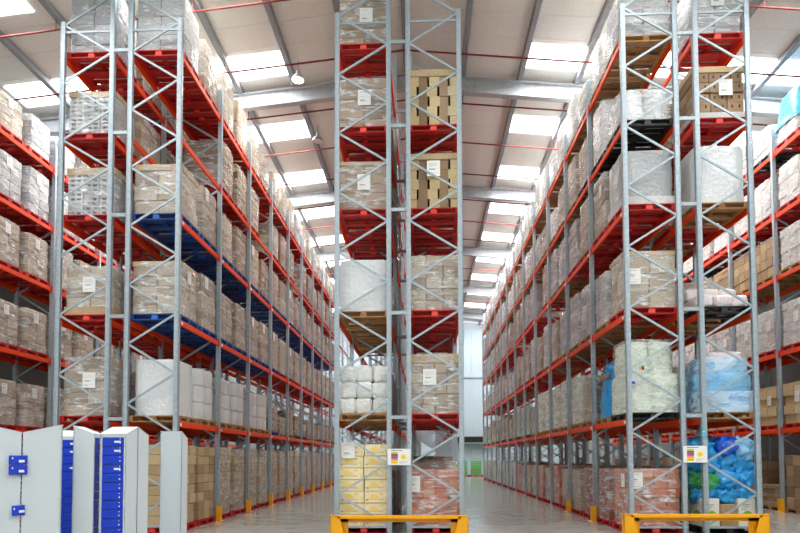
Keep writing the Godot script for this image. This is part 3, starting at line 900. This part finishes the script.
func build_racks():
	for e in [[["L"], "galvanised pallet rack with red beams at the far left edge"], [["A0", "A1"], "left double pallet rack behind the lockers"], [["M0", "M1"], "middle double pallet rack between the two aisles"], [["R0", "R1"], "right double pallet rack behind the yellow barrier"], [["S"], "galvanised pallet rack with red beams at the far right edge"]]:
		var x0: float = RUNS[e[0][0]].x0
		var x1: float = RUNS[e[0][-1]].x1
		var root := thing("pallet_rack", e[1], "pallet rack", Vector3((x0 + x1) / 2, 0, FRONT))
		for k in e[0]: build_run(k, root)

func post_guard(run: String, k: int):
	var r: Dictionary = RUNS[run]
	var out: int = r.out
	var x: float = r.x1 if out > 0 else r.x0
	var t := thing("post_protector", "yellow steel post protector at the foot of the %s, %s upright along" % [r.say, ORD[k]], "post protector", Vector3(x, 0, FRONT - BAY * k), "yellow post protectors")
	if not cache.has("guard%d" % out):
		var b := MB.new()
		b.cbox(Vector3(out * 0.115, 0.2, 0), Vector3(0.012, 0.4, 0.17), 0.003)
		for z in [-1, 1]: b.cbox(Vector3(out * 0.06, 0.2, z * 0.085), Vector3(0.115, 0.4, 0.012), 0.003)
		cache["guard%d" % out] = b.mesh()
		var p := MB.new()
		p.cbox(Vector3(out * 0.10, 0.005, 0), Vector3(0.14, 0.01, 0.27), 0.003)
		cache["guardbase%d" % out] = p.mesh()
	put("shield", cache["guard%d" % out], M.yellow, t)
	put("base_plate", cache["guardbase%d" % out], M.yellow, t)
	put("bolt", box_mesh(Vector3(0.03, 0.02, 0.03), 0.004), M.bolt, t, Vector3(out * 0.10, 0.02, 0.115))

func end_guard(x0: float, x1: float, h: float, label: String):
	var t := thing("end_barrier", label, "barrier", Vector3((x0 + x1) / 2, 0, -13.15))
	var w := x1 - x0
	var rail := MB.new()
	rail.cbox(Vector3(0, h - 0.02, 0), Vector3(w, 0.018, 0.16), 0.004)
	rail.cbox(Vector3(0, h - 0.09, -0.07), Vector3(w, 0.14, 0.014), 0.003)
	rail.cbox(Vector3(0, h - 0.05, 0.074), Vector3(w - 0.3, 0.05, 0.012), 0.003)
	put("rail", rail.mesh(), M.yellow, t)
	for s in [-1, 1]:
		var p := MB.new()
		var xo: float = s * w / 2
		var xi: float = s * (w / 2 - 0.19)
		var xb: float = s * (w / 2 - 0.31)
		# tapering side plate with returns
		for z in [0.066, 0.08]:
			p.out_quad(Vector3(xo, h / 2, 0.073), Vector3(xo, 0.01, z), Vector3(xb, 0.01, z), Vector3(xi, h - 0.01, z), Vector3(xo, h - 0.01, z))
		p.out_quad(Vector3(xo, h / 2, 0.073), Vector3(xb, 0.01, 0.066), Vector3(xb, 0.01, 0.08), Vector3(xi, h - 0.01, 0.08), Vector3(xi, h - 0.01, 0.066))
		p.cbox(Vector3(xo - s * 0.008, h / 2, 0), Vector3(0.016, h, 0.16), 0.003)
		p.cbox(Vector3(xi * 0.98, h / 2, -0.07), Vector3(0.3, h - 0.02, 0.014), 0.003)
		put("side_plate", p.mesh(), M.yellow, t)
		put("foot_plate", box_mesh(Vector3(0.34, 0.012, 0.22), 0.003), M.yellow, t, Vector3(s * (w / 2 - 0.16), 0.006, 0))

# ------------------------------------------------------------------ lockers
func locker(px: Vector3, turn: float, label: String, w := 0.30, dp := 0.40) -> Node3D:
	var t := thing("locker", label, "locker", px, "tall sloping-top lockers")
	t.rotation.y = turn
	var hb := 2.05
	var hf := 1.962
	var b := MB.new()
	var zf := dp / 2
	var zb := -dp / 2
	var x := w / 2
	var th := 0.012
	# sides, back, sloping top, bottom, front frame
	for s in [-1, 1]:
		var xo: float = s * x
		var xi: float = s * (x - th)
		var c := Vector3(s * (x - th / 2), 1.0, 0)
		var Q := [Vector3(0, 0, zf), Vector3(0, 0, zb), Vector3(0, hb, zb), Vector3(0, hf, zf)]
		var A := []
		var B := []
		for q in Q:
			A.append(q + Vector3(xo, 0, 0))
			B.append(q + Vector3(xi, 0, 0))
		b.out_quad(c, A[0], A[1], A[2], A[3])
		b.out_quad(c, B[0], B[1], B[2], B[3])
		for k in 4: b.out_quad(c, A[k], A[(k + 1) % 4], B[(k + 1) % 4], B[k])
		b.box(Vector3(s * (x - 0.014), hf / 2, zf - 0.008), Vector3(0.024, hf - 0.004, 0.016))
	b.box(Vector3(0, hb / 2, zb + 0.006), Vector3(w, hb - 0.002, 0.012))
	var nrm := Vector3(0, dp, hb - hf).normalized()
	b.frame(Vector3(0, (hb + hf) / 2, 0) - nrm * 0.005, Vector3(x + 0.002, 0, 0), nrm * 0.006, Vector3(0, hf - hb, dp).normalized() * (Vector2(dp, hb - hf).length() / 2 + 0.003))
	b.box(Vector3(0, 0.06, 0), Vector3(w - 0.02, 0.12, dp - 0.02))
	b.box(Vector3(0, hf - 0.02, zf - 0.008), Vector3(w - 0.02, 0.04, 0.016))
	put("body", b.mesh(), M.locker_grey, t)
	var n := 18
	var dh := (hf - 0.17) / n
	for k in n:
		var y := 0.13 + (k + 0.5) * dh
		var door := put("door", box_mesh(Vector3(w - 0.055, dh - 0.006, 0.014), 0.003), M.locker_blue, t, Vector3(0, y, zf - 0.005))
		put("lock", box_mesh(Vector3(0.014, 0.016, 0.012), 0.004), M.white_plate, door, Vector3(w * 0.27, -0.012, 0.01))
		put("lock", box_mesh(Vector3(0.008, 0.012, 0.012), 0.003), M.white_plate, door, Vector3(w * 0.27, 0.03, 0.01))
		if k in [17, 16, 14]:
			put("number_plate", box_mesh(Vector3(0.07, 0.022, 0.004), 0.001), M.white_plate, door, Vector3(w * 0.17, 0.0, 0.009))
	return t

func open_flap(on: Node3D, at: Vector3, size: Vector2, turn: float, tilt := 0.0):
	var o := put("open_door", box_mesh(Vector3(size.x, size.y, 0.014), 0.004), M.locker_blue, on)
	o.transform = on.transform.affine_inverse() * Transform3D(Basis(Vector3.UP, turn) * Basis(Vector3.BACK, tilt), at)
	put("lock", box_mesh(Vector3(0.05, 0.026, 0.012), 0.004), M.white_plate, o, Vector3(0.03, -0.012, 0.01))
	put("sticker", box_mesh(Vector3(0.012, 0.02, 0.003), 0.001), M.white_plate, o, Vector3(-size.x * 0.3, 0.02, 0.0085))

# ------------------------------------------------------------------ building
func roof_y(x: float) -> float: return ROOF - SLOPE * absf(x - RIDGE_X)

func build_shell():
	var X0 := -14.7
	var X1 := 13.5
	var Z0 := 12.0
	var Z1 := -56.5
	var f := structure("floor")
	# floor slabs with saw-cut joints between them
	var zs := []
	var z := Z0
	while z > Z1 + 1.0:
		zs.append(z)
		z -= 6.85
	var xs := [X0, -10.2, -3.8, 2.64, 9.0, X1]
	for i in xs.size() - 1:
		for j in zs.size():
			var za: float = zs[j]
			var zb: float = zs[j + 1] if j + 1 < zs.size() else Z1
			put("floor_slab", box_mesh(Vector3(xs[i + 1] - xs[i] - 0.006, 0.2, za - zb - 0.006), 0.003), M.floor, f, Vector3((xs[i] + xs[i + 1]) / 2, -0.1, (za + zb) / 2))
	put("joint_filler", box_mesh(Vector3(X1 - X0, 0.19, Z0 - Z1), 0.002), M.steel_grey, f, Vector3((X0 + X1) / 2, -0.106, (Z0 + Z1) / 2))
	# walls
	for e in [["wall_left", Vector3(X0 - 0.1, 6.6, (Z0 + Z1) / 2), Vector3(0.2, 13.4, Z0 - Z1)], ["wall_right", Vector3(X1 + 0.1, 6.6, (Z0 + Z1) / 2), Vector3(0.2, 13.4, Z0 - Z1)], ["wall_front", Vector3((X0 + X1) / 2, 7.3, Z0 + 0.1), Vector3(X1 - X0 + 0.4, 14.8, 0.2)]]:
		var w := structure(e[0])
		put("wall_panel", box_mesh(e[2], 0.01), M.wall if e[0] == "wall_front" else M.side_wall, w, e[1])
	# the end wall is clad in upright sheets
	var wb := structure("wall_back")
	put("wall_core", box_mesh(Vector3(X1 - X0 + 0.4, 14.8, 0.2), 0.01), M.wall, wb, Vector3((X0 + X1) / 2, 7.3, Z1 - 0.1))
	for k in 28: put("cladding_sheet", box_mesh(Vector3(0.97, 13.4, 0.04), 0.012), M.end_wall, wb, Vector3(X0 + 0.5 + k * 1.0, 6.7, Z1 + 0.02))
	put("wall_rail", box_mesh(Vector3(X1 - X0, 0.12, 0.1), 0.01), M.steel_light, wb, Vector3((X0 + X1) / 2, 9.0, Z1 + 0.09))
	# roof
	var c := structure("ceiling")
	for s in [-1, 1]:
		var xe: float = X0 - 0.2 if s < 0 else X1 + 0.2
		var run := absf(xe - RIDGE_X)
		var dir := Vector3(s * 1.0, -SLOPE, 0).normalized()
		var up := Vector3(s * SLOPE, 1.0, 0).normalized()
		var len := Vector2(run, run * SLOPE).length()
		var mid := Vector3(RIDGE_X, ROOF, 0) + dir * len / 2
		var sh := MB.new()
		sh.frame(up * 0.03, dir * len / 2, up * 0.03, Vector3(0, 0, 0.494))
		sh.frame(up * 0.08, dir * len / 2, up * 0.025, Vector3(0, 0, 0.52))
		var m := sh.mesh()
		var zz := Z0 - 0.5
		while zz > Z1:
			put("roof_sheet", m, M.roof, c, mid + Vector3(0, 0, zz))
			zz -= 1.0
		for k in range(0 if s > 0 else 1, 8):
			var x: float = RIDGE_X + s * 1.85 * k
			put("purlin", box_mesh(Vector3(0.17, 0.2, Z0 - Z1), 0.02), M.steel_grey, c, Vector3(x, roof_y(x) - 0.1, (Z0 + Z1) / 2))
		var rz := -3.9 + 8.0
		var rf := MB.new()
		for e in [[0.012, 0.24], [-0.47, 0.24]]: rf.frame(up * (e[0] - 0.0), dir * len / 2, up * 0.012, Vector3(0, 0, e[1] / 2))
		rf.frame(up * -0.23, dir * len / 2, up * 0.235, Vector3(0, 0, 0.008))
		var rm := rf.mesh()
		while rz > Z1:
			put("rafter", rm, M.steel_light, c, mid + up * -0.21 + Vector3(0, 0, rz))
			rz -= 8.0
	# roof lights: translucent sheets in the slope, each a soft source of daylight
	var row := -18.8 + 3.9 * 7
	var idx := 7
	while row > Z1 + 1.0:
		var spans := [[3.2, 8.75], [8.75, 13.2], [-4.3, -8.75], [-8.75, -13.1]]
		if idx == 1: spans = [[3.2, 8.75], [8.75, 13.2], [-4.3, -8.6], [-10.3, -14.0]]
		for e in spans:
			var s := signf(e[0])
			var xm: float = (e[0] + e[1]) / 2
			var w := absf(e[1] - e[0]) - 0.02
			var o := put("skylight", box_mesh(Vector3(w, 0.02, 1.15), 0.004), M.skylight, c, Vector3(xm, roof_y(xm) - 0.018, row))
			o.rotation.z = -s * atan(SLOPE)
			var a := AreaLight3D.new()
			a.name = "skylight_source"
			a.area_size = Vector2(w, 1.15)
			a.area_normalize_energy = false
			a.light_color = Color(1.0, 0.99, 0.97)
			a.light_energy = SKY_ENERGY
			a.area_range = 60.0
			a.shadow_enabled = true
			add_child(a, true)
			a.position = Vector3(xm, roof_y(xm) - 0.04, row)
			a.rotation = Vector3(-PI / 2, 0, 0)
		row -= 3.9
		idx -= 1
	# sprinkler pipes
	var sp := thing("sprinkler_pipework", "thin red sprinkler pipes hung across the roof under the purlins", "pipes", Vector3(RIDGE_X, ROOF - 0.5, 0))
	var pz := -18.2 + 2.6 * 4
	while pz > Z1 + 1:
		for s in [-1, 1]:
			var e := Vector3(s * 13.5, -13.5 * SLOPE, 0)
			var b := MB.new()
			var key := "pipe%d" % s
			if not cache.has(key):
				var rows := []
				for q in [0.0, 1.0]:
					var line := []
					for k in 9:
						var t := TAU * (k % 8) / 8
						line.append(e * q + Vector3(0, cos(t), sin(t) * s) * 0.027)
					rows.append(line)
				b.grid(rows, true)
				for x in [1.85, 5.55, 9.25, 12.95]: b.box(Vector3(s * x, -x * SLOPE + 0.15, 0), Vector3(0.02, 0.34, 0.02))
				cache[key] = b.mesh()
			put("pipe", cache[key], M.pipe, sp, Vector3(0, 0, pz))
		pz -= 2.6

func high_bay(at: Vector3, lit: bool, label: String):
	var t := thing("high_bay_lamp", label, "lamp", at)
	var b := MB.new()
	b.lathe(Vector3.ZERO, [[0.19, 0.0], [0.185, 0.06], [0.14, 0.14], [0.07, 0.20], [0.06, 0.30], [0.0, 0.31]], 18)
	put("reflector", b.mesh(), M.steel_light, t)
	var d := MB.new()
	d.lathe(Vector3.ZERO, [[0.0, -0.012], [0.17, -0.008], [0.18, 0.004], [0.0, 0.012]], 18)
	put("lamp_lens", d.mesh(), M.lamp if lit else M.white_plate, t)
	put("hanger", box_mesh(Vector3(0.02, 0.34, 0.02), 0.004), M.steel_grey, t, Vector3(0, 0.46, 0))
	if lit:
		var l := SpotLight3D.new()
		l.name = "lamp_source"
		l.light_energy = 6.0
		l.light_color = Color(1.0, 0.97, 0.88)
		l.spot_angle = 70.0
		l.spot_range = 60.0
		l.light_size = 0.17
		l.shadow_enabled = true
		t.add_child(l, true)
		l.position = Vector3(0, -0.03, 0)
		l.rotation.x = -PI / 2

# ------------------------------------------------------------------
const SKY_ENERGY := 1.8

func _ready():
	# camera: a 28 mm shift lens, a little yawed, pitched and rolled
	var yaw := 0.0407
	var pitch := 0.0421
	var roll := -0.0031
	var fw := Vector3(-sin(yaw) * cos(pitch), sin(pitch), -cos(yaw) * cos(pitch))
	var rt := Vector3(cos(yaw), 0, -sin(yaw))
	var up := rt.cross(fw)
	var cam := Camera3D.new()
	cam.name = "camera"
	add_child(cam)
	cam.transform = Transform3D(Basis(cos(roll) * rt + sin(roll) * up, -sin(roll) * rt + cos(roll) * up, -fw), Vector3(0, 1.69, 0))
	var focal := 616.1
	cam.near = 0.1
	cam.far = 200.0
	cam.set_frustum(0.1 * 533.0 / focal, Vector2(0, 0.1 * (431.5 - 266.5) / focal), 0.1, 200.0)
	cam.current = true
	var env := Environment.new()
	env.background_mode = Environment.BG_COLOR
	env.background_color = Color(0.75, 0.82, 0.9)
	env.tonemap_mode = Environment.TONE_MAPPER_LINEAR
	env.tonemap_exposure = 3.75
	env.sdfgi_enabled = true
	env.ssao_enabled = true
	env.ssil_enabled = true
	var we := WorldEnvironment.new()
	we.name = "world"
	we.environment = env
	add_child(we)

	make_materials()
	build_shell()
	build_racks()
	# loads
	for run in RUNS:
		var r: Dictionary = RUNS[run]
		for lev in 6:
			var far_bay: int = r.l1
			if lev <= 1 and run in ["A0", "R1"]: far_bay = 8
			if lev <= 1 and run in ["L", "S"]: far_bay = 7
			for bay in range(r.l0, far_bay + 1):
				for slot in 2:
					var d: Dictionary
					if bay == 0 and slot == 0: d = front_spec(run, lev)
					else: d = row_spec(run, lev, bay, slot)
					if d.is_empty(): continue
					if bay > r.l1: d.erase("film")
					var near := false
					if run in ["A1", "R0"]: near = bay <= 2
					elif run in ["L", "S"]: near = bay <= 2
					else: near = bay == 0 and slot == 0
					place_load(run, lev, bay, slot, d, near)
	for k in range(1, 9): post_guard("A1", k)
	for k in range(1, 3): post_guard("R0", k)
	post_guard("S", 2)
	end_guard(-2.02, 0.90, 0.47, "yellow steel end barrier before the middle rack")
	end_guard(4.13, 7.10, 0.50, "yellow steel end barrier before the right rack")
	# notices
	for e in [[-0.575, 1.70, "white load notice with coloured table on the middle rack"], [5.83, 1.74, "white load notice with coloured table on the right rack"]]:
		var b := MB.new()
		var t := thing("load_notice", e[2], "sign", Vector3(e[0], e[1], FRONT + 0.075))
		put("board", box_mesh(Vector3(0.51, 0.36, 0.006), 0.002), M.white_plate, t)
		b.quad(Vector3(-0.25, -0.175, 0.0035), Vector3(0.25, -0.175, 0.0035), Vector3(0.25, 0.175, 0.0035), Vector3(-0.25, 0.175, 0.0035))
		put("print", b.mesh(), M.notice, t)
	var tg := thing("location_tag", "small light blue tag on the right rack's inner upright", "tag", Vector3(6.03, 2.20, FRONT + 0.06))
	put("plate", box_mesh(Vector3(0.08, 0.17, 0.005), 0.002), M.cyan_wrap, tg)
	put("print_line", box_mesh(Vector3(0.05, 0.02, 0.002), 0.0005), M.white_plate, tg, Vector3(0, 0.03, 0.003))
	# lockers
	var los := func(p: Vector3) -> float: return atan2(-p.x, -p.z)
	var J := Vector3(-4.16, 0, -6.2)
	var a0: float = los.call(J)
	var rr := Vector3(cos(a0), 0, -sin(a0))     # to the right, square to the line of sight
	var away := Vector3(-sin(a0), 0, -cos(a0))
	locker(J - rr * 0.186 + away * 0.15, a0 + PI / 2, "grey locker side panel, leftmost of the lockers", 0.30, 0.36)
	var lb: Node3D = locker(J + rr * 0.186 + away * 0.15, a0 - PI / 2, "grey locker with blue doors hanging open over its joint, second from left", 0.30, 0.36)
	open_flap(lb, J + Vector3(0, 1.675, 0) - away * 0.03 - rr * 0.03, Vector2(0.165, 0.096), a0)
	open_flap(lb, J + Vector3(0, 1.573, 0) - away * 0.03 - rr * 0.03, Vector2(0.165, 0.096), a0)
	open_flap(lb, J + Vector3(0, 1.16, 0) - away * 0.03 - rr * 0.02, Vector2(0.115, 0.105), a0, 0.05)
	var g := Vector3(-4.52, 0, -7.6)
	locker(g, los.call(g) + 0.1, "locker with blue doors seen in the slit between two grey sides")
	var cc := Vector3(-3.78, 0, -6.78)
	locker(cc, los.call(cc) + 1.2, "grey locker turned sideways left of the blue-doored one", 0.28, 0.22)
	var dd := Vector3(-3.44, 0, -6.80)
	var td: float = los.call(dd) - 0.42
	locker(dd, td, "locker with bright blue doors and white number plates facing the camera", 0.29, 0.30)
	locker(dd - Vector3(sin(td), 0, cos(td)) * 0.31, td + PI, "grey locker back to back with the bright blue-doored one", 0.29, 0.30)
	var ff := Vector3(-3.45, 0, -8.35)
	locker(ff, los.call(ff) + PI - 0.25, "plain grey locker standing apart, rightmost of the lockers", 0.28, 0.32)
	# lamps
	high_bay(Vector3(-3.94, 13.55, -18.75), true, "glowing round high-bay lamp under the roof")
	high_bay(Vector3(-3.94, 13.45, -22.3), false, "unlit high-bay fitting farther along the left aisle")
	# far end of the right aisle
	for k in 2:
		var t := thing("crate_stack", "stack of green crates at the far wall, %s one" % ["left", "right"][k], "crates", Vector3(3.25 + k * 1.25, 0, -54.6), "green crates at the far end")
		add_pallet(t, "red")
		for q in 8: put("crate", box_mesh(Vector3(0.85, 0.135, 0.9), 0.02), mat(Color(0.42, 0.68, 0.38), 0.6) if q == 0 else t.get_child(1).material_override, t, Vector3(0, PAL_H + 0.07 + q * 0.155, 0))
	var cv := thing("dock_canopy", "dark canopy strip over the opening in the far wall", "canopy", Vector3(4.2, 3.25, -56.0))
	put("canopy_box", box_mesh(Vector3(3.0, 0.6, 0.8), 0.03), M.black, cv)
	put("canopy_lip", box_mesh(Vector3(3.04, 0.12, 0.84), 0.02), M.steel_grey, cv, Vector3(0, -0.3, 0))
